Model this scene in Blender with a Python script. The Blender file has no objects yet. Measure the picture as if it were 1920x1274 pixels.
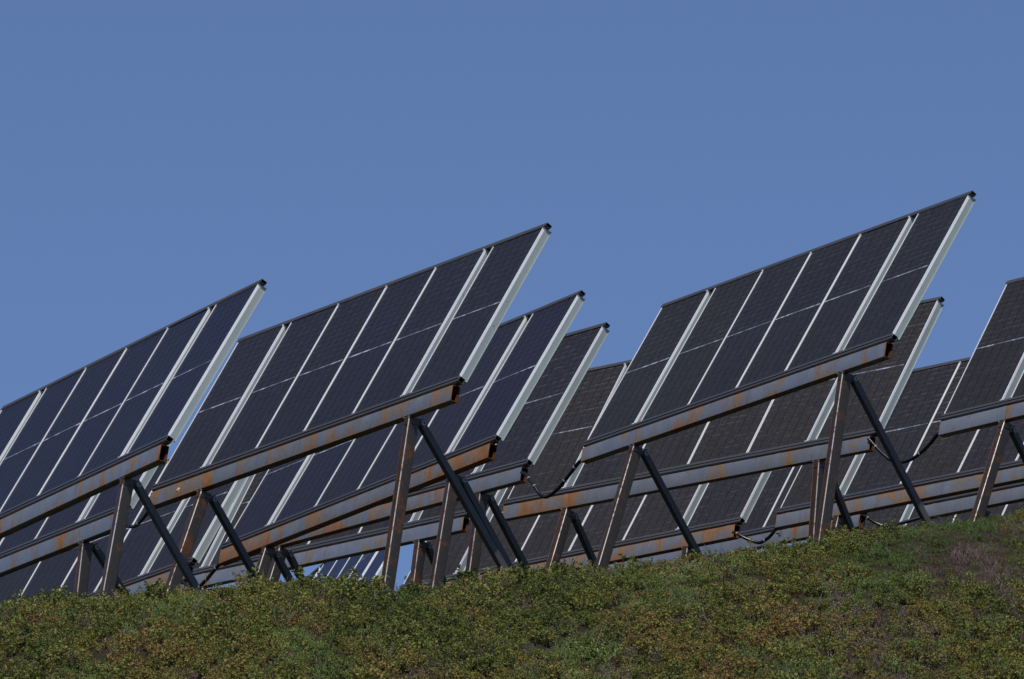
import bpy, math, random
import numpy as np
from mathutils import Matrix, Vector

scene = bpy.context.scene
COL = scene.collection
R = math.radians

# ------------------------------------------------------------------ camera, sky, sun, exposure
PITCH = R(15.0)                      # the camera looks up the slope with a long lens
F_PX = 18960.0                       # focal length in pixels of a 1920 px wide frame
cam_d = bpy.data.cameras.new('camera')
cam_d.sensor_width = 36.0
cam_d.lens = F_PX / 1920.0 * 36.0
cam_d.clip_start = 0.5
cam_d.clip_end = 6000.0
cam = bpy.data.objects.new('camera', cam_d)
COL.objects.link(cam)
cam.location = (0, 0, 0)
cam.rotation_euler = (math.pi / 2 + PITCH, 0, 0)
scene.camera = cam

CP, SP = math.cos(PITCH), math.sin(PITCH)
def W(p):
    """survey frame (right, up, away along the line of sight) -> world"""
    return Vector((p[0], p[2] * CP - p[1] * SP, p[2] * SP + p[1] * CP))

SUN = W((-0.08, 0.93, -0.35)).normalized()
sun_el = math.asin(SUN.z)
sun_az = math.atan2(SUN.x, SUN.y)

world = bpy.data.worlds.new('World')
scene.world = world
world.use_nodes = True
wn = world.node_tree
bg = wn.nodes['Background']
sky = wn.nodes.new('ShaderNodeTexSky')
sky.sky_type = 'NISHITA'
sky.sun_disc = False
sky.sun_elevation = sun_el
sky.sun_rotation = sun_az
sky.altitude = 3000
sky.air_density = 1.0
sky.dust_density = 0.0
sky.ozone_density = 5.0
wb = wn.nodes.new('ShaderNodeMix'); wb.data_type = 'RGBA'; wb.blend_type = 'MULTIPLY'   # the camera's white balance
wb.inputs[0].default_value = 1.0; wb.inputs[7].default_value = (.985, .935, .985, 1)
wn.links.new(sky.outputs['Color'], wb.inputs[6]); wn.links.new(wb.outputs[2], bg.inputs['Color'])
bg.inputs['Strength'].default_value = 0.112

sd = bpy.data.lights.new('sun', 'SUN')
sd.energy = 4.2
sd.angle = R(0.53)
sd.color = (1.0, 0.95, 0.88)
sun = bpy.data.objects.new('sun', sd)
COL.objects.link(sun)
sun.rotation_euler = SUN.to_track_quat('Z', 'Y').to_euler()
sun.location = SUN * 300

vs = scene.view_settings
vs.view_transform = 'Standard'
vs.look = 'None'
vs.gamma = 1.0
vs.use_curve_mapping = False
vs.exposure = -0.15
scene.cycles.max_bounces = 6
scene.cycles.diffuse_bounces = 3
scene.cycles.glossy_bounces = 3

# ------------------------------------------------------------------ node helpers
def new_mat(name):
    m = bpy.data.materials.new(name); m.use_nodes = True
    nt = m.node_tree
    return m, nt, nt.nodes['Principled BSDF']
def N(nt, t, **kw):
    n = nt.nodes.new(t)
    for k, v in kw.items(): setattr(n, k, v)
    return n
def L(nt, a, b): nt.links.new(a, b)
def coords(nt, scale=(1, 1, 1), rnd=True):
    tc = N(nt, 'ShaderNodeTexCoord'); mp = N(nt, 'ShaderNodeMapping')
    mp.inputs['Scale'].default_value = scale
    L(nt, tc.outputs['Object'], mp.inputs['Vector'])
    if rnd:
        oi = N(nt, 'ShaderNodeObjectInfo')
        mu = N(nt, 'ShaderNodeMath', operation='MULTIPLY'); mu.inputs[1].default_value = 50
        L(nt, oi.outputs['Random'], mu.inputs[0])
        cb = N(nt, 'ShaderNodeCombineXYZ')
        for i in range(3): L(nt, mu.outputs[0], cb.inputs[i])
        L(nt, cb.outputs[0], mp.inputs['Location'])
    return mp.outputs['Vector']
def noise(nt, vec, scale, detail=4, rough=.55, dist=0.):
    n = N(nt, 'ShaderNodeTexNoise')
    n.inputs['Scale'].default_value = scale; n.inputs['Detail'].default_value = detail
    n.inputs['Roughness'].default_value = rough; n.inputs['Distortion'].default_value = dist
    L(nt, vec, n.inputs['Vector']); return n.outputs['Fac']
def ramp(nt, fac, stops):
    r = N(nt, 'ShaderNodeValToRGB'); e = r.color_ramp.elements
    while len(e) < len(stops): e.new(.5)
    for i, (p, c) in enumerate(stops):
        e[i].position = p
        e[i].color = (c, c, c, 1) if isinstance(c, (int, float)) else (*c, 1)
    L(nt, fac, r.inputs['Fac']); return r.outputs['Color']
def mix(nt, fac, a, b, mode='MIX'):
    m = N(nt, 'ShaderNodeMix', data_type='RGBA', blend_type=mode)
    if isinstance(fac, (int, float)): m.inputs[0].default_value = fac
    else: L(nt, fac, m.inputs[0])
    for s, v in ((6, a), (7, b)):
        if isinstance(v, tuple): m.inputs[s].default_value = (*v, 1)
        else: L(nt, v, m.inputs[s])
    return m.outputs[2]
def math_(nt, op, a, b=0.0, clamp=False):
    m = N(nt, 'ShaderNodeMath', operation=op, use_clamp=clamp)
    for i, v in enumerate((a, b)):
        if isinstance(v, (int, float)): m.inputs[i].default_value = v
        else: L(nt, v, m.inputs[i])
    return m.outputs[0]
def prop(nt, name, typ='OBJECT'):
    a = N(nt, 'ShaderNodeAttribute', attribute_type=typ, attribute_name=name)
    return a
def bump(nt, h, dist, strength=.5):
    b = N(nt, 'ShaderNodeBump'); b.inputs['Distance'].default_value = dist
    b.inputs['Strength'].default_value = strength
    L(nt, h, b.inputs['Height']); return b.outputs['Normal']

# ------------------------------------------------------------------ materials
def mat_girder():
    m, nt, P = new_mat('rusting_mill_steel')
    v = coords(nt)
    vs_ = coords(nt, (1.6, 2.2, 1.5))
    patch = noise(nt, vs_, 1.25, 6, .62, .7)
    fine = noise(nt, v, 16, 5, .7)
    streak = noise(nt, coords(nt, (4.5, 4.5, .8)), 1.6, 5, .65, .5)
    rust = prop(nt, 'rust').outputs['Fac']
    s = math_(nt, 'ADD', math_(nt, 'MULTIPLY', patch, .62), math_(nt, 'MULTIPLY', streak, .26))
    s = math_(nt, 'ADD', s, math_(nt, 'MULTIPLY', fine, .22))
    s = math_(nt, 'ADD', s, math_(nt, 'MULTIPLY', rust, .155))
    gen = N(nt, 'ShaderNodeTexCoord'); sg = N(nt, 'ShaderNodeSeparateXYZ'); L(nt, gen.outputs['Generated'], sg.inputs[0])
    s = math_(nt, 'ADD', s, ramp(nt, sg.outputs['X'], [(0, .14), (.05, 0), (.97, 0), (1, .12)]))
    s = math_(nt, 'ADD', s, ramp(nt, sg.outputs['Z'], [(0, .02), (.02, .09), (.09, .0), (.92, .0), (1, .07)]))
    mask = ramp(nt, s, [(.655, 0), (.69, .6), (.75, 1)])
    blue = mix(nt, noise(nt, v, 3.5, 5, .6), (.145, .172, .228), (.275, .295, .330))
    tan = mix(nt, fine, (.30, .235, .16), (.16, .15, .13))
    orange = mix(nt, noise(nt, v, 7, 5, .7, .5), (.10, .045, .024), (.40, .185, .075))
    c = mix(nt, ramp(nt, s, [(.595, 0), (.69, 1)]), blue, tan)
    c = mix(nt, mask, c, orange)
    stain = ramp(nt, noise(nt, coords(nt, (7, 3, .9)), 1.7, 6, .72, .6), [(.54, 0), (.72, .35)])
    c = mix(nt, stain, c, (.055, .045, .040))
    L(nt, c, P.inputs['Base Color'])
    L(nt, ramp(nt, mask, [(0, .30), (1, .0)]), P.inputs['Metallic'])
    L(nt, ramp(nt, mask, [(0, .42), (1, .85)]), P.inputs['Roughness'])
    L(nt, bump(nt, math_(nt, 'ADD', fine, math_(nt, 'MULTIPLY', mask, .6)), .003), P.inputs['Normal'])
    return m
def mat_post():
    m, nt, P = new_mat('weathered_post_steel')
    v = coords(nt)
    a = noise(nt, v, 4, 6, .65, .4); b = noise(nt, v, 30, 5, .7)
    rust = prop(nt, 'rust').outputs['Fac']
    mask = ramp(nt, math_(nt, 'ADD', math_(nt, 'ADD', a, math_(nt, 'MULTIPLY', b, .35)), math_(nt, 'MULTIPLY', rust, .12)),
                [(.79, 0), (.88, 1)])
    geo = N(nt, 'ShaderNodeTexCoord'); sn = N(nt, 'ShaderNodeSeparateXYZ'); L(nt, geo.outputs['Object'], sn.inputs[0])
    # the girder drips rust down the front of each post
    drip = math_(nt, 'MULTIPLY', ramp(nt, math_(nt, 'MULTIPLY', sn.outputs['Y'], -10.), [(.60, 0), (.70, 1)]), ramp(nt, noise(nt, coords(nt, (1.2, 9, 9)), 2.5, 5, .7), [(.38, 0), (.60, .9)]))
    mask = math_(nt, 'MAXIMUM', mask, drip)
    c = mix(nt, b, (.026, .023, .020), (.082, .068, .055))
    c = mix(nt, mask, c, mix(nt, b, (.07, .028, .013), (.21, .085, .03)))
    # bright corner highlight painted along the front arrises, broken up like wear
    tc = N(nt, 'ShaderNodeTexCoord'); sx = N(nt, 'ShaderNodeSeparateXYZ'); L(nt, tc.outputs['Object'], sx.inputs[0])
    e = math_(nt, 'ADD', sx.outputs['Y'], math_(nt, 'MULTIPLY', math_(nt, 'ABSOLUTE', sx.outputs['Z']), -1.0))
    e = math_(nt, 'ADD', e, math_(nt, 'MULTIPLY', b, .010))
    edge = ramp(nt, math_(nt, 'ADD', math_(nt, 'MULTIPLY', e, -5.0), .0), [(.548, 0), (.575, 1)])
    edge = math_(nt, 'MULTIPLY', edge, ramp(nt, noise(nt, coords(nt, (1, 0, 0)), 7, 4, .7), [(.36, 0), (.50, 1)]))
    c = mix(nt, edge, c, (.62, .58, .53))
    L(nt, c, P.inputs['Base Color']); P.inputs['Metallic'].default_value = .45
    L(nt, ramp(nt, b, [(.2, .30), (.9, .52)]), P.inputs['Roughness'])
    L(nt, bump(nt, b, .002), P.inputs['Normal'])
    return m
def mat_brace():
    m, nt, P = new_mat('dark_brace_steel')
    v = coords(nt, (1, 8, 8)); b = noise(nt, v, 5, 5, .7)
    c = mix(nt, b, (.042, .042, .042), (.100, .098, .096))
    d = ramp(nt, noise(nt, coords(nt), 3, 5, .7), [(.62, 0), (.75, .5)])
    c = mix(nt, d, c, (.07, .045, .028))
    L(nt, c, P.inputs['Base Color']); P.inputs['Metallic'].default_value = .25
    P.inputs['Roughness'].default_value = .48
    L(nt, bump(nt, b, .0015), P.inputs['Normal'])
    return m
def mat_rail():
    m, nt, P = new_mat('dark_rail_steel')
    v = coords(nt, (.7, 6, 6)); b = noise(nt, v, 4, 5, .65)
    c = mix(nt, b, (.045, .049, .060), (.105, .108, .118))
    d = ramp(nt, noise(nt, coords(nt, (.6, 3, 3)), 2.2, 5, .7), [(.56, 0), (.68, .8)])
    rust = prop(nt, 'rust').outputs['Fac']
    c = mix(nt, math_(nt, 'MULTIPLY', d, math_(nt, 'ADD', rust, .25, True)), c, (.17, .085, .04))
    L(nt, c, P.inputs['Base Color']); P.inputs['Metallic'].default_value = .3
    P.inputs['Roughness'].default_value = .5
    L(nt, bump(nt, b, .001), P.inputs['Normal'])
    return m
def mat_zinc():
    m, nt, P = new_mat('galvanised_steel')
    v = coords(nt)
    b = noise(nt, v, 2.2, 5, .6)
    f = noise(nt, v, 55, 3, .7)
    c = mix(nt, b, (.285, .335, .325), (.43, .475, .46))
    c = mix(nt, ramp(nt, f, [(.35, 0), (.65, .35)]), c, (.30, .35, .345))
    c = mix(nt, ramp(nt, noise(nt, v, 5, 5, .7), [(.60, 0), (.72, .35)]), c, (.27, .24, .18))
    c = mix(nt, ramp(nt, noise(nt, v, 30, 1, .5), [(.76, 0), (.79, .8)]), c, (.06, .06, .055))
    L(nt, c, P.inputs['Base Color']); P.inputs['Metallic'].default_value = .3
    L(nt, ramp(nt, f, [(.2, .42), (.8, .62)]), P.inputs['Roughness'])
    return m
def mat_alu():
    m, nt, P = new_mat('anodised_aluminium')
    b = noise(nt, coords(nt, (2, 2, 1)), 9, 3, .6)
    L(nt, mix(nt, b, (.80, .81, .82), (.95, .95, .95)), P.inputs['Base Color'])
    P.inputs['Metallic'].default_value = .1; P.inputs['Roughness'].default_value = .35
    return m
def mat_cells():
    m, nt, P = new_mat('black_solar_cells')
    grain = prop(nt, 'grain').outputs['Fac']
    blue = prop(nt, 'blue').outputs['Fac']
    v = coords(nt)
    a = noise(nt, v, 1.6, 3, .6)
    c = mix(nt, a, (.0215, .0200, .0198), (.0320, .0295, .0285))
    c = mix(nt, blue, c, (.0150, .0150, .0350))  # sky reflection of the tables seen most aslant, put into the cell colour
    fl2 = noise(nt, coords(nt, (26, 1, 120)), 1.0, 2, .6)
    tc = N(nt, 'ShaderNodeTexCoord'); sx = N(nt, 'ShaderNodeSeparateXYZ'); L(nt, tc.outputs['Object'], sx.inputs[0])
    row = math_(nt, 'FRACT', math_(nt, 'MULTIPLY', sx.outputs['Z'], 1/.0925))      # solder glints painted as paler dashes along the cell rows
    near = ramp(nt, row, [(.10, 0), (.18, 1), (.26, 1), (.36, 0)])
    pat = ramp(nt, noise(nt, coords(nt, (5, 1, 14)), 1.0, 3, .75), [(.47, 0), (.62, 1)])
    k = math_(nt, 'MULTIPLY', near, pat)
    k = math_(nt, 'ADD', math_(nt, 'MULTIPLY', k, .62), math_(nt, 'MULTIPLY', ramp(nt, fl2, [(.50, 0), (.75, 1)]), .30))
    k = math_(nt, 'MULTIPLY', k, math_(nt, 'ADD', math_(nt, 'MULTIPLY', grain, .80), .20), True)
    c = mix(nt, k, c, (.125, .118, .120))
    L(nt, c, P.inputs['Base Color'])
    P.inputs['Specular IOR Level'].default_value = .22
    L(nt, ramp(nt, grain, [(0, .30), (1, .5)]), P.inputs['Roughness'])
    L(nt, bump(nt, fl2, .0012, .25), P.inputs['Normal'])
    return m
def mat_simple(name, col, rough=.5, metal=0., spec=.5, var=0.):
    m, nt, P = new_mat(name)
    if var:
        b = noise(nt, coords(nt), 20, 3, .6)
        L(nt, mix(nt, b, tuple(x * (1 - var) for x in col), tuple(x * (1 + var) for x in col)), P.inputs['Base Color'])
    else: P.inputs['Base Color'].default_value = (*col, 1)
    P.inputs['Roughness'].default_value = rough; P.inputs['Metallic'].default_value = metal
    P.inputs['Specular IOR Level'].default_value = spec
    return m
def mat_strip():
    m, nt, P = new_mat('tinned_ribbon')
    b = noise(nt, coords(nt, (1, 1, 1)), 5.5, 3, .7)
    L(nt, ramp(nt, b, [(.36, (.085, .09, .12)), (.50, (.20, .21, .26)), (.66, (.55, .57, .63))]), P.inputs['Base Color'])
    P.inputs['Roughness'].default_value = .4; P.inputs['Metallic'].default_value = .2
    return m
M = dict(girder=mat_girder(), post=mat_post(), brace=mat_brace(), rail=mat_rail(), zinc=mat_zinc(), alu=mat_alu(),
         cells=mat_cells(), strip=mat_strip(),
         back=mat_simple('black_back_sheet', (.004, .004, .005), .45, 0, .3),
         bolt=mat_simple('bolt_steel', (.26, .265, .27), .45, .5, var=.4),
         clamp=mat_simple('bright_clamp', (.75, .77, .8), .35, .4),
         cable=mat_simple('black_conduit', (.008, .008, .009), .33, 0, .5, .3),
         rust=mat_simple('raw_rust', (.10, .040, .018), .9, 0, .2, .6),
         tie=mat_simple('pale_cable_tie', (.30, .30, .29), .5))

# ------------------------------------------------------------------ mesh helpers
def rrect(w, h, r, seg=3):
    pts = []
    for cx, cy, a0 in ((w/2-r, h/2-r, 0), (-w/2+r, h/2-r, 90), (-w/2+r, -h/2+r, 180), (w/2-r, -h/2+r, 270)):
        for i in range(seg + 1):
            a = R(a0 + 90 * i / seg); pts.append((cx + r * math.cos(a), cy + r * math.sin(a)))
    return pts
class MB:
    def __init__(s): s.v = []; s.f = []; s.sm = []
    def add(s, v, f, smooth=False):
        o = len(s.v); s.v += [tuple(x) for x in v]; s.f += [tuple(i + o for i in q) for q in f]; s.sm += [smooth] * len(f)
    def box(s, x0, x1, y0, y1, z0, z1):
        v = [(x, y, z) for x in (x0, x1) for y in (y0, y1) for z in (z0, z1)]
        s.add(v, [(0,1,3,2), (4,6,7,5), (0,4,5,1), (2,3,7,6), (0,2,6,4), (1,5,7,3)])
    def tube(s, outer, inner, L0, L1, mat=None, solid=False, slices=1):
        """profile in local y,z swept along x; open ends show the wall thickness"""
        n = len(outer); mat = mat or Matrix.Identity(4)
        xs = [L0 + (L1 - L0) * i / slices for i in range(slices + 1)]
        v = [mat @ Vector((x, p[0], p[1])) for x in xs for p in outer]
        f = [(k*n+i, k*n+(i+1) % n, (k+1)*n+(i+1) % n, (k+1)*n+i) for k in range(slices) for i in range(n)]
        s.add(v, f, True)
        if solid:
            s.add([mat @ Vector((x, p[0], p[1])) for x in (L0, L1) for p in outer], [tuple(range(n))[::-1], tuple(range(n, 2*n))])
        else:
            s.add([mat @ Vector((x, p[0], p[1])) for x in (L0, L1) for p in inner],
                  [(i, n+i, n+(i+1) % n, (i+1) % n) for i in range(n)])
            for x in (L0, L1):
                vv = [mat @ Vector((x, p[0], p[1])) for p in outer] + [mat @ Vector((x, p[0], p[1])) for p in inner]
                s.add(vv, [(i, (i+1) % n, n+(i+1) % n, n+i) for i in range(n)])
    def mesh(s, name, mat):
        me = bpy.data.meshes.new(name); me.from_pydata(s.v, [], s.f)
        me.polygons.foreach_set('use_smooth', s.sm); me.materials.append(mat)
        me.update(); return me
def ob(name, me, parent=None, loc=None, mtx=None, label=None, **props):
    o = bpy.data.objects.new(name, me); COL.objects.link(o)
    if parent is not None: o.parent = parent
    if mtx is not None: o.matrix_basis = mtx
    elif loc is not None: o.location = loc
    if label: o['label'] = label
    for k, v in props.items(): o[k] = v
    return o
def tag(o, label, cat, group=None, kind=None):
    if label: o['label'] = label
    if cat: o['category'] = cat
    if group: o['group'] = group
    if kind: o['kind'] = kind

# ------------------------------------------------------------------ hillside
CREST = [(-900,1215),(-300,1165),(0,1150),(100,1134),(200,1133),(330,1120),(500,1114),(600,1106),(720,1112),(830,1108),(940,1096),
         (1000,1080),(1060,1078),(1150,1076),(1250,1063),(1330,1055),(1400,1039),(1480,1024),(1550,1022),(1600,1010),
         (1700,993),(1780,985),(1850,976),(1920,968),(2300,925),(3200,850)]
CX = np.array([(p[0]-960)/158. for p in CREST]); CT = np.array([(637-p[1]-13)/F_PX for p in CREST])
ZX = np.array([-20, -6, -4, -.6, .9, 3.64, 6.1, 12, 30]); ZC = np.array([114.5, 114.5, 114.5, 115.5, 117.5, 121.5, 124.5, 132, 155])
def vnoise(x, y):
    return (np.sin(x*1.7+.3*y+1)*np.sin(y*1.3-.4*x+2) + .5*np.sin(x*3.9+y*1.1+.5)*np.sin(y*3.1+x*.8) + .3*np.sin(x*7.3-y*2.+3)*np.sin(y*6.1+x*1.7+1))
def ground_cam(X, Z):
    X = np.asarray(X, float); Z = np.asarray(Z, float)
    T = np.interp(X, CX, CT); zc = np.interp(X, ZX, ZC); d = Z - zc
    w = 1.5
    g = .18*(np.sqrt(d*d+w*w)-w) - .12*d + .0457*w
    amp = .04*np.clip((25-np.abs(d))/20, 0, 1)
    return T*Z - g + amp*vnoise(X, Z*.7)
def height(X, Z):
    """world xyz arrays of the hillside above survey position X, Z"""
    Y = ground_cam(X, Z)
    wy = Z*CP - Y*SP; wz = Z*SP + Y*CP
    base = -1.7 - .0*Z
    k = 1.5
    wz = base + k*np.log1p(np.exp(np.clip((wz-base)/k, -40, 40))) if True else wz
    over = np.clip(Z-185, 0, None)
    wz = wz - over*over/(over+60)*.75
    side = np.clip(np.abs(X)-35, 0, None)
    wz = wz - side*side/(side+80)*.35*(wz > 0)
    return X, wy, np.maximum(wz, -60)
def mk_ground():
    xs = np.concatenate([-np.geomspace(2500, 14, 26), np.linspace(-13, 13, 120), np.geomspace(14, 2500, 26)])
    zs = np.concatenate([[-1500, -600, -200, -60, 0, 20, 40, 60, 75], np.linspace(85, 105, 18), np.linspace(106, 136, 130), np.linspace(137, 185, 40), np.geomspace(190, 3500, 26)])
    X, Z = np.meshgrid(xs, zs)
    x, y, z = height(X.ravel(), Z.ravel())
    nx, nz = len(xs), len(zs)
    idx = np.arange(nx*nz).reshape(nz, nx)
    f = np.stack([idx[:-1, :-1], idx[:-1, 1:], idx[1:, 1:], idx[1:, :-1]], -1).reshape(-1, 4)
    me = bpy.data.meshes.new('hillside')
    me.from_pydata(np.stack([x, y, z], 1).tolist(), [], f.tolist())
    me.polygons.foreach_set('use_smooth', [True]*len(f))
    m, nt, P = new_mat('peaty_soil')
    v = coords(nt, rnd=False)
    a = noise(nt, v, 1.1, 6, .6); b = noise(nt, v, 14, 6, .7)
    c = mix(nt, a, (.020, .026, .012), (.045, .034, .018))
    c = mix(nt, b, c, (.030, .022, .014))
    L(nt, c, P.inputs['Base Color']); P.inputs['Roughness'].default_value = .95
    P.inputs['Specular IOR Level'].default_value = .1
    L(nt, bump(nt, b, .03, .8), P.inputs['Normal'])
    me.materials.append(m)
    o = ob('hillside', me); tag(o, 'peaty hillside falling away towards the viewer under low shrubs', None, None, 'structure')
    return o
mk_ground()

# ------------------------------------------------------------------ solar tables
PW, PH, PT = 1.134, 2.28, .030        # module width, height, frame depth
PX = [0, 1.309, 2.452, 3.602, 4.752, 6.065]
END = 7.199
RT = .004
def mk_cells():
    m = MB(); x0, z0 = .018, .018
    cw = (PW-2*x0)/6; ch = (PH/2-z0-.012)/12
    for half in (0, 1):
        zb = z0 if half == 0 else PH/2+.012
        for i in range(6):
            for j in range(12):
                a, b = x0+i*cw+.0045, x0+(i+1)*cw-.0045
                c, d = zb+j*ch+.0018, zb+(j+1)*ch-.0018
                k = .006                       # cut corners of a half cell
                m.add([(a, 0, c+k), (a+k, 0, c), (b-k, 0, c), (b, 0, c+k), (b, 0, d), (a, 0, d)], [(0, 1, 2, 3, 4, 5)])
    return m.mesh('solar_cells', M['cells'])
def mk_sheet():
    m = MB(); m.box(.010, PW-.010, .0075, .011, .010, PH-.010); return m.mesh('panel_sheet', M['back'])
def mk_frame():
    m = MB(); t = .011
    m.box(0, t, 0, PT, 0, PH); m.box(PW-t, PW, 0, PT, 0, PH)
    m.box(t, PW-t, 0, PT, 0, t); m.box(t, PW-t, 0, PT, PH-t, PH)
    m.box(t, t+.018, PT-.002, PT, t, PH-t); m.box(PW-t-.018, PW-t, PT-.002, PT, t, PH-t)
    return m.mesh('panel_frame', M['alu'])
def mk_strip():
    m = MB(); m.box(.03, PW-.05, .0022, .0060, PH/2-.011, PH/2+.010); return m.mesh('ribbon', M['strip'])
def mk_purlin(mirror=1):
    # channel: web facing +a, flanges turned back under the module, small return lip at the rear
    m = MB(); d0, d1 = PT+.002, PT+.088
    m.box(-.004, 0, d0, d1, .0, PH)
    m.box(-.045, -.004, d0, d0+.003, .0, PH)
    m.box(-.045, -.004, d1-.003, d1, .0, PH)
    m.box(0, .016, d1-.0035, d1-.0005, .0, PH)
    return m.mesh('purlin', M['zinc'])
def mk_rail(h, d, x0, x1):
    m = MB(); m.tube(rrect(d, h, .006), rrect(d-2*RT, h-2*RT, .003), x0, x1, None, False, 1); return m.mesh('rail', M['rail'])
def mk_rail_lip(x0, x1):
    m = MB(); m.box(x0, x1, -.006, -.001, .0, .012); return m
def mk_clamp():
    m = MB(); m.box(-.018, .018, -.006, .010, 0, .028); m.box(-.006, .006, -.011, -.006, .008, .020); return m.mesh('clamp', M['clamp'])
ME = dict(cells=mk_cells(), sheet=mk_sheet(), frame=mk_frame(), strip=mk_strip(), purlin=mk_purlin(),
          top=mk_rail(.045, .078, -.02, END+.045), bot=mk_rail(.068, .078, -.03, END+.045), clamp=mk_clamp())
def mk_girder_sec(x0, x1):
    m = MB(); m.tube(rrect(.105, .195, .008), rrect(.105-.014, .195-.014, .004), x0, x1)
    me = m.mesh('girder', M['girder']); me.materials.append(M['rust'])
    for i in range(16, len(me.polygons)): me.polygons[i].material_index = 1
    return me
def mk_bolt():
    m = MB(); n = 14
    ring = lambda r, x: [(x, r*math.cos(2*math.pi*i/n), r*math.sin(2*math.pi*i/n)) for i in range(n)]
    v = ring(.034, -.012) + ring(.034, .014) + ring(.017, .014) + ring(.017, -.002)
    f = []
    for k in range(3): f += [(k*n+i, k*n+(i+1) % n, (k+1)*n+(i+1) % n, (k+1)*n+i) for i in range(n)]
    f.append(tuple(range(3*n, 4*n))); m.add(v, f); m.box(-.010, .009, -.009, .009, -.009, .009)
    return m.mesh('bolt', M['bolt'])
ME['bolt'] = mk_bolt()

U = {
  'A': ([-7.301, -2.63, 123.299], [0.4597, 0.2105, -0.8628], [0.4537, 0.7795, 0.4319]),
  'B': ([-4.395, -1.794, 124.505], [0.524, 0.1889, -0.8305], [0.4374, 0.777, 0.4527]),
  'C': ([0.972, -1.328, 132.039], [0.5229, 0.1936, -0.8301], [0.4401, 0.7727, 0.4575]),
  'D': ([5.717, -1.002, 134.012], [0.6389, 0.1665, -0.751], [0.3933, 0.7683, 0.5049]),
  'E': ([-8.414, -3.489, 131.497], [0.5029, 0.2019, -0.8404], [0.4414, 0.776, 0.4505]),
  'G': ([-3.739, -2.652, 131.598], [0.4911, 0.2032, -0.8471], [0.4509, 0.7727, 0.4468]),
  'M': ([-8.219, -4.358, 138.203], [0.5596, 0.208, -0.8022], [0.4213, 0.7622, 0.4915]),
  'J': ([-3.813, -2.744, 138.804], [0.5574, 0.162, -0.8143], [0.4402, 0.7739, 0.4553]),
  'L': ([-5.194, -3.459, 145.974], [0.6378, 0.1514, -0.7551], [0.388, 0.7839, 0.4848]),
  'I': ([-0.074, -2.22, 139.99], [0.6831, 0.1427, -0.7162], [0.3886, 0.7594, 0.5219]),
  'N': ([-1.609, -3.62, 148.99], [0.6737, 0.1508, -0.7235], [0.3961, 0.7528, 0.5257]),
  'Q': ([3.801, -2.403, 143.52], [0.668, 0.1496, -0.7289], [0.396, 0.7579, 0.5184]),
  'S': ([0.918, -3.432, 152.996], [0.5863, 0.1367, -0.7985], [0.4146, 0.7962, 0.4407]),
  'V': ([5.095, -3.416, 157.963], [0.6337, 0.1106, -0.7656], [0.3961, 0.8038, 0.444]),
  'U': ([6.027, -2.325, 147.003], [0.6118, 0.1402, -0.7785], [0.3987, 0.7953, 0.4566]),
  'P': ([-4.554, -5.734, 163.056], [0.33, 0.278, -0.9021], [0.4797, 0.7736, 0.4139]),
}
# lean of left post, right post, left brace, right brace; rust of the three girder lengths; cell grain with painted glints; blue painted for sky reflection; label
INFO = {
  'A': (.30, .17, .56, .57, (.35, .35, .45), .05, .60, 'big bluish-black solar panel table at the left edge, its right end nearest the viewer'),
  'B': (.328, .145, .557, .57, (.72, .42, .60), .20, .25, 'front solar panel table left of centre, a pale fist-sized chip on its rusty girder end'),
  'C': (.30, .153, .535, .52, (.22, .36, .34), .35, .12, 'tallest solar panel table right of centre, top corner highest against the sky'),
  'D': (.33, .16, .50, .50, (.10, .62, .60), .6, .12, 'solar panel table cut by the right edge, its left end showing a pale clean girder'),
  'E': (.24, .10, .60, .63, (.30, .32, .42), .05, .42, 'lower left solar panel table directly behind the bluish one, half hidden by its girder'),
  'G': (.30, .16, .54, .54, (1.0, .55, 1.25), .14, .36, 'solar panel table with the most orange-rusted girder, behind the chipped front one'),
  'M': (.30, .15, .56, .50, (.3, .35, .55), .08, .25, 'solar panel table sunk behind the shrubs at lower left, only its lower half visible'),
  'J': (.30, .135, .50, .52, (.6, .62, .20), .85, .22, 'solar panel table with grey-blue girder end from which a conduit sags rightward'),
  'L': (.28, .127, .48, .45, (.2, .35, .22), .8, .15, 'low solar panel table whose pale blue girder shows between the two tallest front posts'),
  'I': (.296, .08, .44, .39, (.75, .20, .42), 1.0, .05, 'wide solar panel table behind the tallest one, orange rust streak near its left girder end'),
  'N': (.28, .15, .44, .40, (.3, .55, .72), 1.0, .05, 'low solar panel table whose rusty girder ends in a short conduit just above the shrubs'),
  'Q': (.25, .15, .44, .42, (.30, .52, .62), .9, .05, 'solar panel table behind the right edge one, starting beside the doubled rusty posts'),
  'S': (.25, .15, .44, .42, (.15, .15, .22), 1.0, .05, 'solar panel table in the dip on the right, pale girder lying just above the shrubs'),
  'V': (.25, .15, .44, .42, (.2, .2, .2), 1.0, .05, 'farthest right solar panel table, a sliver of cells between shrubs and lower girder'),
  'U': (.25, .15, .44, .42, (.12, .15, .15), 1.0, .05, 'far right solar panel table showing little but a second, paler girder'),
  'P': (.20, .12, .50, .50, (.2, .2, .2), .05, 1.0, 'small distant blue solar panel table seen under the girders left of the tall front post'),
}
GROUP = 'ground-mounted solar panel tables on the hillside'
rng = random.Random(7)
def v3(a): return Vector(a)
def ccross(u, v): return Vector((u[1]*v[2]-u[2]*v[1], u[2]*v[0]-u[0]*v[2], u[0]*v[1]-u[1]*v[0]))
def mtx_from(x, y, z, t):
    return Matrix(((x[0], y[0], z[0], t[0]), (x[1], y[1], z[1], t[1]), (x[2], y[2], z[2], t[2]), (0, 0, 0, 1)))
ENDS = {}
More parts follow.
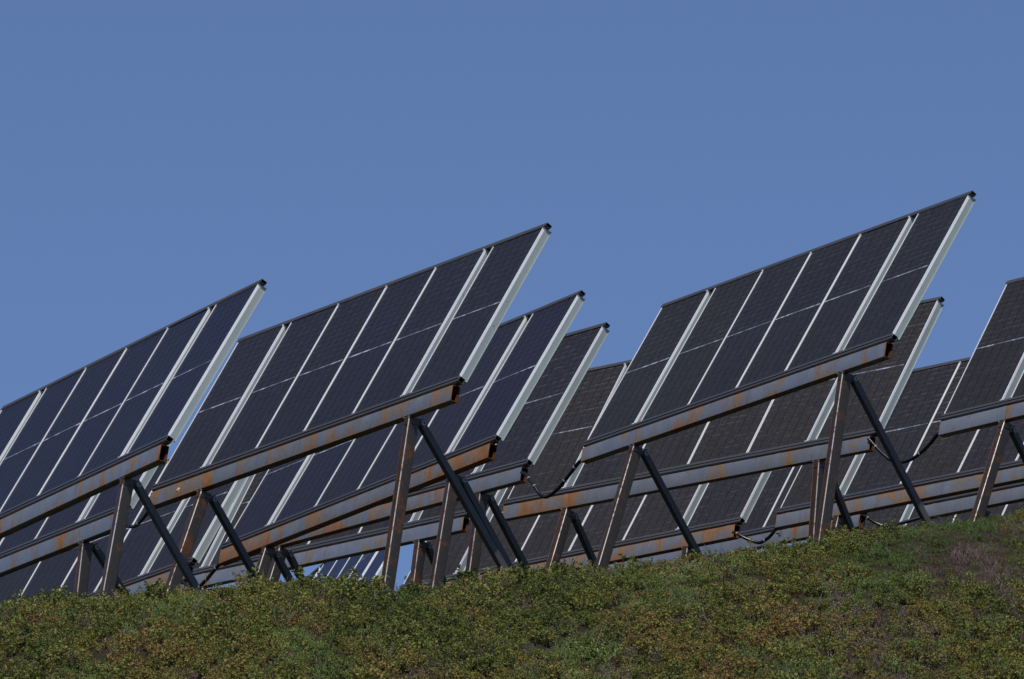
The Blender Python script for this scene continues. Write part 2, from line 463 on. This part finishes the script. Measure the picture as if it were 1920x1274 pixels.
for key, (o_, u_, v_) in U.items():
    lpl, lpr, lbl, lbr, rust, grain, blue, label = INFO[key]
    u = v3(u_).normalized(); v = v3(v_); v = (v - u*v.dot(u)).normalized(); b = ccross(u, v).normalized()
    o = v3(o_)
    def perp(ix, iy):           # direction square to the girder with the given slope seen square-on
        return Vector((ix, iy, -(u.x*ix+u.y*iy)/u.z)).normalized()
    # table axes in world
    Uw, Vw, Bw, Ow = W(u), W(v), W(b), W(o)
    Rm = mtx_from(Uw, Bw, Vw, (0, 0, 0))
    def loc(pc): q = W(pc); return Vector((q.dot(Uw), q.dot(Bw), q.dot(Vw)))   # direction in table axes
    pr = loc(perp(lpr, 1.0)); pl = loc(perp(lpl, 1.0))
    # base of the table on the ground between its posts
    mid = o + u*3.6 + b*.1
    gy = float(ground_cam(mid.x, mid.z)); basew = W((mid.x, gy, mid.z))
    off = Rm.to_3x3().transposed() @ (Ow - basew)
    root = bpy.data.objects.new('solar_table', None); COL.objects.link(root)
    root.matrix_basis = Matrix.Translation(basew) @ Rm
    root.empty_display_size = .5
    tag(root, label, 'solar array', GROUP)
    # modules
    for k, x in enumerate(PX):
        dz = rng.uniform(-.004, .004)
        L0 = off + Vector((x, rng.uniform(-.0015, .0015), dz))
        p = ob('solar_panel', ME['sheet'], root, mtx=Matrix.Translation(L0) @ Matrix.Rotation(rng.uniform(-.0015, .0015), 4, 'Z'))
        kw = dict(grain=float(min(1, max(0, grain+rng.uniform(-.12, .12)))), blue=float(min(1, max(0, blue+rng.uniform(-.15, .15)))))
        c = ob('solar_cells', ME['cells'], p, loc=(0, .0062, 0), kind='stuff', **kw)
        ob('frame', ME['frame'], p); ob('ribbon', ME['strip'], p)
    for k, x in enumerate(PX):
        for xx in ((x+PW+.008,) if k in (1, 2, 3) else (x+PW-.02, )):
            for zz in (0.0, PH-.028):
                if k == 5: continue
                ob('clamp', ME['clamp'], root, loc=off+Vector((xx, 0, zz)))
    for x in (.045, 1.134, PX[4]+PW, END+.004):
        ob('purlin', ME['purlin'], root, loc=off+Vector((x, 0, 0)))
    ob('top_rail', ME['top'], root, loc=off+Vector((0, .036, PH+.0225+.004)), rust=float(rng.uniform(.3, .9)))
    ob('bottom_rail', ME['bot'], root, loc=off+Vector((0, .036, -.034-.004)), rust=float(rng.uniform(0, .25)))
    lip = MB(); lip.box(-.03, END+.02, -.0075, -.0015, -.026, .0135); lip.box(-.03, END+.02, -.013, -.0078, -.030, -.016)  # bottom lip, its raised edge a dark strip for the shade above the rail
    if 'lip' not in ME: ME['lip'] = lip.mesh('rail_lip_shade', M['rail'])
    ob('rail_lip_shade', ME['lip'], root, loc=off, rust=.1)
    tl = MB(); tl.box(-.02, END+.02, -.0075, -.0015, PH-.0135, PH+.010)  # added dark strip in place of the top rail's shadow on the frames
    if 'tl' not in ME: ME['tl'] = tl.mesh('rail_lip_shade', M['rail'])
    ob('rail_lip_shade', ME['tl'], root, loc=off, rust=.8)
    # girder: three lengths butted at the posts; stands square on the posts
    gd = pr; gb = Vector((0, gd.z, -gd.y))                # up and back directions of the girder section
    if gb.y < 0: gb = -gb
    topf = Vector((0, 0, -.112))                          # top front edge of the girder in table axes
    gc = topf - gd*.0975 + gb*.0525
    gm = Matrix(((1, 0, 0, 0), (0, gb.y, gd.y, 0), (0, gb.z, gd.z, 0), (0, 0, 0, 1)))
    sec = [(.0, 1.32), (1.323, 5.62), (5.623, 7.16)]
    for k, (a0, a1) in enumerate(sec):
        g = mk_girder_sec(a0, a1)
        ob('girder', g, root, mtx=Matrix.Translation(off+gc) @ gm, rust=float(rust[k]))
    # spacers between girder and rail
    if 'sp' not in ME:
        sp = MB(); sp.box(-.05, .05, .02, .075, -.115, -.0725); ME['sp'] = sp.mesh('spacer', M['rail'])
    for x in (.2, 1.24, 2.6, 4.0, 5.4, 6.13, 7.0): ob('spacer', ME['sp'], root, loc=off+Vector((x, 0, 0)), rust=.4)
    # posts and braces
    for side, (xa, pd, bt) in enumerate(((1.235, pl, lbl), (6.145, pr, lbr))):
        bd = loc(perp(-bt*1.0, 1.0)) * -1.0               # down and back
        pb = Vector((0, pd.z, -pd.y)); pb = pb if pb.y > 0 else -pb
        under = gc - gd*.0975                             # underside centre of the girder
        fr = under - gb*.04                               # front face line of the post
        top = fr + pb*.0725 + pd*(.0 if side else .0)
        def foot(start, direc):                           # walk down until 0.25 m under the soil
            s = 0.
            while s < 8:
                s += .05
                q = start + direc*s
                pc = o + u*q.x + b*q.y + v*q.z
                if pc.y < float(ground_cam(pc.x, pc.z)) - .25: break
            return s
        st = Vector((xa, top.y, top.z))
        Lp = foot(st, -pd)
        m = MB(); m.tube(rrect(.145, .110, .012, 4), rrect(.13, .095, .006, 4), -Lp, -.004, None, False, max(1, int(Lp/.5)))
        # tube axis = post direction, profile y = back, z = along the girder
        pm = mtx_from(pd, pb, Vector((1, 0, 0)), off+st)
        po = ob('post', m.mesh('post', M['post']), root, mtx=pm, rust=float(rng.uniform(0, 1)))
        h = MB(); h.box(-.012, -.004, -.08, .08, -.066, .066); h.box(-.10, -.012, -.080, -.074, -.03, .03); h.box(-.085, -.012, -.05, .05, -.064, -.0565); h.box(-.085, -.012, -.05, .05, .0565, .064)
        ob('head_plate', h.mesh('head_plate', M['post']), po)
        # brace
        bs = st + pb*.135 - gd*.035
        bs.x = xa - .004
        Lb = foot(bs, bd)
        bb = Vector((0, bd.z, -bd.y)); bb = bb if bb.y > 0 else -bb
        m = MB(); m.tube(rrect(.085, .085, .010, 3), rrect(.073, .073, .004, 3), .03, Lb)
        br = ob('brace', m.mesh('brace', M['brace']), root, mtx=mtx_from(bd, bb, Vector((-1, 0, 0)), off+bs))
        ob('bolt', ME['bolt'], br, mtx=mtx_from(Vector((0, 0, -1)), Vector((0, 1, 0)), Vector((1, 0, 0)), (.0, 0, -.048)))
        k = MB(); k.box(-.05, .075, -.036, .036, -.046, -.040); k.box(-.05, .075, -.036, .036, .040, .046)
        ob('bracket', k.mesh('bracket', M['brace']), br)
    if key == 'B':                                        # pale chip of lime on the rusty girder end
        ch = MB(); n = 11
        pts = [(math.cos(2*math.pi*i/n)*rng.uniform(.035, .06), math.sin(2*math.pi*i/n)*rng.uniform(.018, .036)) for i in range(n)]
        ch.add([(p[0], 0, p[1]) for p in pts] + [(p[0]*.5, -.010, p[1]*.5) for p in pts] + [(0, -.006, 0)],
               [(i, (i+1) % n, n+(i+1) % n, n+i) for i in range(n)] + [(n+i, n+(i+1) % n, 2*n) for i in range(n)])
        chm = ch.mesh('lime_chip', mat_simple('pale_lime', (.55, .45, .34), .9, var=.4))
        ob('lime_chip', chm, root, mtx=Matrix.Translation(off+gc-gb*.053+Vector((.70, 0, 0))) @ gm, label='pale flaked chip on rusty girder end')
    ENDS[key] = dict(o=o, u=u, b=b, v=v, gc=gc)

# ------------------------------------------------------------------ conduits between neighbouring tables
def conduit(name, pts, r0, r1, label, ties=()):
    """pts in survey frame"""
    P_ = [v3(p) for p in pts]; dense = []
    n = len(P_)
    for i in range(n-1):
        p0, p1, p2, p3 = P_[max(i-1, 0)], P_[i], P_[i+1], P_[min(i+2, n-1)]
        for k in range(5):
            t = k/5
            dense.append(.5*((2*p1)+(p2-p0)*t+(2*p0-5*p1+4*p2-p3)*t*t+(3*p1-p0-3*p2+p3)*t**3))
    dense.append(P_[-1]); dense = [W(p) for p in dense]
    base = dense[0].copy()
    S = 10; m = MB(); vv = []; N_ = len(dense)
    for i, p in enumerate(dense):
        tan = (dense[min(i+1, N_-1)]-dense[max(i-1, 0)]).normalized()
        a = tan.cross(Vector((0, 0, 1))).normalized(); c = tan.cross(a)
        r = r0 + (r1-r0)*i/(N_-1)
        for k in range(S):
            an = 2*math.pi*k/S; vv.append(p-base+a*r*math.cos(an)+c*r*math.sin(an))
    f = [(i*S+k, i*S+(k+1) % S, (i+1)*S+(k+1) % S, (i+1)*S+k) for i in range(N_-1) for k in range(S)]
    m.add(vv, f, True); m.add([vv[k] for k in range(S)], [tuple(range(S))]); m.add([vv[(N_-1)*S+k] for k in range(S)], [tuple(range(S))])
    root = bpy.data.objects.new('cable', None); COL.objects.link(root); root.location = base
    tag(root, label, 'cable', 'black conduits hanging between solar tables')
    ob('conduit', m.mesh('conduit', M['cable']), root)
    for t in ties:
        i = int(t*(N_-1)); tan = (dense[min(i+1, N_-1)]-dense[max(i-1, 0)]).normalized()
        a = tan.cross(Vector((0, 0, 1))).normalized(); c = tan.cross(a); r = (r0+(r1-r0)*t)*1.12
        mm = MB(); mm.tube(rrect(2*r, 2*r, r*.9, 4), None, -.007, .007, None, True)
        ob('cable_tie', mm.mesh('cable_tie', M['tie']), root, mtx=mtx_from(tan, a, c, dense[i]-base))
    return root
def gpt(key, x, db=0., dd=0.):
    e = ENDS[key]; q = e['gc'] + Vector((x, db, dd)); return e['o'] + e['u']*q.x + e['b']*q.y + e['v']*q.z
def sag(ka, kb, pix, label, ties, r0=.021, r1=.027):
    a, c = gpt(ka, 7.14), gpt(kb, .02, 0, -.06)
    n = len(pix); pts = []
    for i, (px, py) in enumerate(pix):
        z = a.z + (c.z-a.z)*i/(n-1) - .03; pts.append(((px-960)/F_PX*z, (637-py)/F_PX*z, z))
    pts[-1] = tuple(c)
    return conduit('cable', pts, r0, r1, label, ties)
sag('J', 'C', [(978,886),(985,889),(993,900),(1002,912),(1012,927),(1025,932),(1046,917),(1067,891),(1084,869),(1092,860)],
    'long black conduit sagging from a grey-blue girder end to the tallest table', (.22, .34, .74, .86))
sag('I', 'D', [(1628,822),(1642,838),(1656,852),(1672,864),(1691,867),(1710,861),(1728,848),(1744,832),(1757,816),(1764,806)],
    'black conduit passing behind the right-hand brace to the clean pale girder', (.12, .66))
sag('N', 'Q', [(1374,998),(1384,1002),(1394,1008),(1411,1015),(1425,1018),(1439,1010),(1448,1001),(1460,988)],
    'short black conduit hanging just above the shrubs left of the doubled posts', (.12, .66))
sag('E', 'B', [(222,978),(239,987),(253,987),(264,977),(276,962),(284,948),(290,938)],
    'black conduit curling behind the leftmost tall front post', (.45,))
sag('S', 'U', [(1619,967),(1626,971),(1634,976),(1644,982),(1665,988),(1695,980),(1728,958)],
    'black conduit dropping behind the shrub crest from the lowest girder end', (.2,))
sag('M', 'G', [(335,1085),(352,1098),(372,1100),(388,1086),(398,1074),(407,1062)],
    'black conduit rising from the shrubs to the rustiest girder left end', (.6, .9), .024, .026)

# ------------------------------------------------------------------ low shrubs, heather, juniper, dead twigs
def leaf_mat(name, stops, trans=.16, tint_amt=.5, rough=.6):
    m, nt, P = new_mat(name)
    r = prop(nt, 'r', 'GEOMETRY').outputs['Fac']
    t = prop(nt, 'tint', 'INSTANCER').outputs['Fac']
    x = math_(nt, 'ADD', math_(nt, 'MULTIPLY', r, 1-tint_amt), math_(nt, 'MULTIPLY', t, tint_amt), True)
    c = ramp(nt, x, stops)
    L(nt, c, P.inputs['Base Color']); P.inputs['Roughness'].default_value = rough
    P.inputs['Specular IOR Level'].default_value = .25
    tr = N(nt, 'ShaderNodeBsdfTranslucent'); L(nt, c, tr.inputs['Color'])
    mx = N(nt, 'ShaderNodeMixShader'); mx.inputs[0].default_value = trans
    L(nt, P.outputs[0], mx.inputs[1]); L(nt, tr.outputs[0], mx.inputs[2])
    L(nt, mx.outputs[0], nt.nodes['Material Output'].inputs['Surface'])
    return m
ML = dict(
    bil=leaf_mat('bilberry_leaf', [(0, (.050, .072, .016)), (.30, (.115, .145, .032)), (.56, (.21, .225, .048)), (.68, (.31, .225, .060)), (.78, (.25, .135, .055)), (.90, (.19, .078, .034)), (1, (.11, .046, .026))]),
    jun=leaf_mat('juniper_needle', [(0, (.035, .070, .020)), (.45, (.120, .190, .045)), (1, (.36, .44, .12))], .15),
    hea=leaf_mat('heather_sprig', [(0, (.07, .08, .035)), (.4, (.18, .125, .11)), (.7, (.32, .22, .25)), (1, (.44, .35, .38))], .15),
    twig=leaf_mat('dead_twig', [(0, (.07, .050, .036)), (1, (.26, .22, .19))], .0),
    stem=leaf_mat('shrub_stem', [(0, (.035, .026, .018)), (.7, (.12, .085, .06)), (1, (.26, .22, .18))], .0))
class Cl:
    def __init__(s): s.v = []; s.f = []; s.r = []; s.m = []
    def quad(s, p, d, w, n, r, mi):      # leaf: base p, axis d (with length), half width vector w, fold lift n
        o = len(s.v); s.v += [p, p+d*.5+w, p+d, p+d*.5-w]
        s.v[o+1] = s.v[o+1]+n; s.v[o+3] = s.v[o+3]+n
        s.f += [(o, o+1, o+2, o+3)]; s.r.append(r); s.m.append(mi)
    def stem(s, a, b, w, r, mi):
        d = (b-a); side = d.cross(Vector((.3, .9, .1))).normalized()*w; s2 = d.cross(side).normalized()*w
        o = len(s.v); s.v += [a+side, a-side*.5+s2, a-side*.5-s2, b+side*.5, b-side*.3+s2*.5, b-side*.3-s2*.5]
        s.f += [(o, o+1, o+4, o+3), (o+1, o+2, o+5, o+4), (o+2, o, o+3, o+5)]; s.r += [r]*3; s.m += [mi]*3
    def obj(s, name, mats):
        me = bpy.data.meshes.new(name); me.from_pydata([tuple(x) for x in s.v], [], s.f)
        for m in mats: me.materials.append(m)
        me.polygons.foreach_set('material_index', s.m)
        a = me.attributes.new('r', 'FLOAT', 'FACE'); a.data.foreach_set('value', s.r)
        return bpy.data.objects.new(name, me)
def rv(g, s=1.): return Vector((g.gauss(0, s), g.gauss(0, s), g.gauss(0, s)))
def cl_bilberry(seed):
    g = random.Random(seed); c = Cl()
    for _ in range(g.randint(10, 13)):
        a = Vector((g.gauss(0, .05), g.gauss(0, .05), -.03)); h = g.uniform(.05, .17)
        lean = Vector((g.gauss(0, .25), g.gauss(0, .25), 1)).normalized(); top = a+lean*(h+.03)
        c.stem(a, top, .0022, g.random(), 1)
        hue = g.random()*.5-.05
        for br in range(g.randint(4, 6)):
            t = g.uniform(.3, 1.); s = a.lerp(top, t)
            e = s + (Vector((g.gauss(0, .6), g.gauss(0, .6), g.uniform(.3, 1))).normalized())*g.uniform(.03, .06)
            c.stem(s, e, .0009, g.random(), 1)
            for k in range(g.randint(6, 8)):
                p = s.lerp(e, g.uniform(.2, 1)); d = Vector((g.gauss(0, 1), g.gauss(0, 1), g.gauss(.35, .6))).normalized()
                ln = g.uniform(.014, .030); w = d.cross(rv(g)).normalized()*ln*g.uniform(.26, .36)
                c.quad(p, d*ln, w, rv(g, .0012), min(1, max(0, hue+g.gauss(.22, .17))), 0)
    return c.obj('bilberry_clump', [ML['bil'], ML['stem']])
def cl_juniper(seed):
    g = random.Random(seed); c = Cl()
    for _ in range(g.randint(13, 17)):
        a = Vector((g.gauss(0, .055), g.gauss(0, .055), -.02)); d0 = Vector((g.gauss(0, .8), g.gauss(0, .8), 1)).normalized()
        ln = g.uniform(.06, .14); b = a+d0*ln; c.stem(a, b, .0024, g.random(), 1)
        sh = g.uniform(.0, .5)
        for br in range(g.randint(5, 7)):
            s = a.lerp(b, g.uniform(.35, 1)); dd = (d0*.7+rv(g, .55)+Vector((0, 0, .35))).normalized(); e = s+dd*g.uniform(.025, .05)
            c.stem(s, e, .0012, g.random(), 1)
            for k in range(14):
                p = s.lerp(e, k/13); nd = (dd*.7+rv(g, .7)).normalized(); l2 = g.uniform(.009, .014)
                c.quad(p, nd*l2, nd.cross(rv(g)).normalized()*.0032, Vector((0, 0, 0)), min(1, max(0, sh+g.gauss(.2, .15)+.42*(k > 9))), 0)
    return c.obj('juniper_clump', [ML['jun'], ML['stem']])
def cl_heather(seed):
    g = random.Random(seed); c = Cl()
    for _ in range(g.randint(20, 26)):
        a = Vector((g.uniform(-.11, .11), g.uniform(-.11, .11), -.02)); d0 = Vector((g.gauss(0, .35), g.gauss(0, .35), 1)).normalized()
        b = a+d0*g.uniform(.07, .15); c.stem(a, b, .0014, g.random(), 1); hue = g.uniform(0, .6)
        for k in range(20):
            p = a.lerp(b, g.uniform(.35, 1)); nd = (d0*.6+rv(g, .7)).normalized(); l2 = g.uniform(.006, .011)
            c.quad(p, nd*l2, nd.cross(rv(g)).normalized()*.0026, Vector((0, 0, 0)), min(1, max(0, hue+g.gauss(.2, .2))), 0)
    return c.obj('heather_clump', [ML['hea'], ML['stem']])
def cl_twig(seed):
    g = random.Random(seed); c = Cl()
    for _ in range(g.randint(3, 5)):
        a = Vector((g.uniform(-.06, .06), g.uniform(-.06, .06), -.02)); p = a
        d = Vector((g.gauss(0, .5), g.gauss(0, .5), 1)).normalized(); w = .0028
        for k in range(5):
            q = p+d*g.uniform(.03, .05); c.stem(p, q, w, g.uniform(.3, 1), 0)
            if k > 1:
                e = q+(d+rv(g, .8)).normalized()*g.uniform(.03, .07); c.stem(q, e, w*.6, g.uniform(.3, 1), 0)
            p = q; d = (d+rv(g, .28)).normalized(); w *= .85
    return c.obj('twig_clump', [ML['twig']])
def cover(name, label, maker, nvar, pts, seed):
    """pts: (n,5) = X, Z, sink, scale, tint"""
    col = bpy.data.collections.new(name+'_clumps')
    for k in range(nvar): col.objects.link(maker(seed+k))
    g = np.random.default_rng(seed)
    x, y, z = height(pts[:, 0], pts[:, 1])
    n = len(x)
    me = bpy.data.meshes.new(name); me.vertices.add(n)
    me.vertices.foreach_set('co', np.stack([x, y, z-pts[:, 2]], 1).astype(np.float32).ravel())
    def at(nm, typ, arr):
        a = me.attributes.new(nm, typ, 'POINT')
        a.data.foreach_set('vector' if typ == 'FLOAT_VECTOR' else 'value', arr)
    at('tint', 'FLOAT', pts[:, 4].astype(np.float32)); at('size', 'FLOAT', pts[:, 3].astype(np.float32))
    rot = np.stack([g.normal(-.05, .16, n), g.normal(0, .16, n), g.uniform(0, 6.283, n)], 1).astype(np.float32)
    at('rot', 'FLOAT_VECTOR', rot.ravel()); at('pick', 'INT', g.integers(0, nvar, n).astype(np.int32))
    o = ob(name, me); tag(o, label, 'ground cover', None, 'stuff')
    ng = bpy.data.node_groups.new(name, 'GeometryNodeTree')
    ng.interface.new_socket('Geometry', in_out='INPUT', socket_type='NodeSocketGeometry')
    ng.interface.new_socket('Geometry', in_out='OUTPUT', socket_type='NodeSocketGeometry')
    gi, go = ng.nodes.new('NodeGroupInput'), ng.nodes.new('NodeGroupOutput')
    ci = ng.nodes.new('GeometryNodeCollectionInfo'); ci.inputs['Collection'].default_value = col
    ci.inputs['Separate Children'].default_value = True; ci.inputs['Reset Children'].default_value = True
    ip = ng.nodes.new('GeometryNodeInstanceOnPoints'); ip.inputs['Pick Instance'].default_value = True
    def na(nm, t):
        a = ng.nodes.new('GeometryNodeInputNamedAttribute'); a.data_type = t; a.inputs['Name'].default_value = nm
        return a.outputs['Attribute']
    e2r = ng.nodes.new('FunctionNodeEulerToRotation')
    ng.links.new(na('rot', 'FLOAT_VECTOR'), e2r.inputs[0]); ng.links.new(e2r.outputs[0], ip.inputs['Rotation'])
    ng.links.new(na('size', 'FLOAT'), ip.inputs['Scale']); ng.links.new(na('pick', 'INT'), ip.inputs['Instance Index'])
    ng.links.new(gi.outputs[0], ip.inputs['Points']); ng.links.new(ci.outputs[0], ip.inputs['Instance'])
    ng.links.new(ip.outputs[0], go.inputs[0])
    md = o.modifiers.new('clumps', 'NODES'); md.node_group = ng
    return o

G = np.random.default_rng(11)
def scatter(n, x0, x1, d0, d1):
    X = G.uniform(x0, x1, n); d = G.uniform(d0, d1, n); return X, np.interp(X, ZX, ZC)+d, d
def fld(X, Z, s, ph): return .5+.5*np.clip(vnoise(X*s+ph, Z*s*.45+ph*1.7)/1.1, -1, 1)
parts = {'b': [], 'j': [], 'h': [], 't': []}
for (n, x0, x1, d0, d1) in ((19000, -9.5, 11, -10.5, 2.6), (5200, -16, 20, 2.6, 42), (5000, -20, -9.5, -16, 3), (5000, 11, 24, -16, 3), (4000, -16, 20, -30, -10.5)):
    X, Z, d = scatter(n, x0, x1, d0, d1)
    nb = fld(X, Z, .8, 3.1); nj = fld(X, Z, 1.3, 7.7); nh = fld(X, Z, 1.0, 1.3); fine = G.random(n)
    right = np.clip((X-1.0)/4.5, 0, 1); up = np.clip((d+3.2)/2.5, 0, 1)
    pj = .07 + .6*(nj > .70) + .50*right*up*(nj > .40) + .10*up
    ph_ = .06 + .35*(fld(X, Z, 1.7, 5.5) > .74) + .5*right*(nh > .55) + .30*right*np.clip((d+4.5)/2, 0, 1)*(nh > .45) + .12*(nh > .8)
    isj = fine < pj; ish = (~isj) & (G.random(n) < ph_); isb = ~(isj | ish)
    size = np.where(G.random(n) < .10, 1.55, 1.)*G.uniform(.6, 1.2, n)
    lump = fld(X, Z*1.5, 3.3, 9.2)*.6 + fld(X, Z*1.5, 6.1, 4.4)*.4        # low mounded bushes with hollows between them
    size *= (.58 + .66*lump)*(1-.28*right*up)
    if d1 > 10: size *= 1.1
    tint = np.clip(fld(X, Z, .55, 5.)*.40 + .35*(fld(X, Z, 1.9, 2.)>.72) + G.normal(.13, .17, n) + .22*(1-up) - .25*(lump-.5) + .05 - .12*right*up, 0, 1)
    for k, msk, sc in (('b', isb, 1.), ('j', isj, 1.), ('h', ish, 1.)):
        parts[k].append(np.stack([X, Z, G.uniform(-.01, .03, n), size*sc, tint], 1)[msk])
    tw = G.random(n) < .11
    parts['t'].append(np.stack([X, Z, np.zeros(n), size*1.1, G.random(n)], 1)[tw])
cover('bilberry_shrubs', 'knee-low bilberry shrubs in green, yellow and rust covering the slope', cl_bilberry, 7, np.concatenate(parts['b']), 100)
cover('juniper_mats', 'low spreading green juniper mats among the bilberry and along the crest', cl_juniper, 6, np.concatenate(parts['j']), 200)
cover('heather_patches', 'purplish grey-brown heather patches on the right of the slope', cl_heather, 5, np.concatenate(parts['h']), 300)
cover('dead_twigs', 'pale dead twigs poking out of the shrubs', cl_twig, 4, np.concatenate(parts['t']), 400)
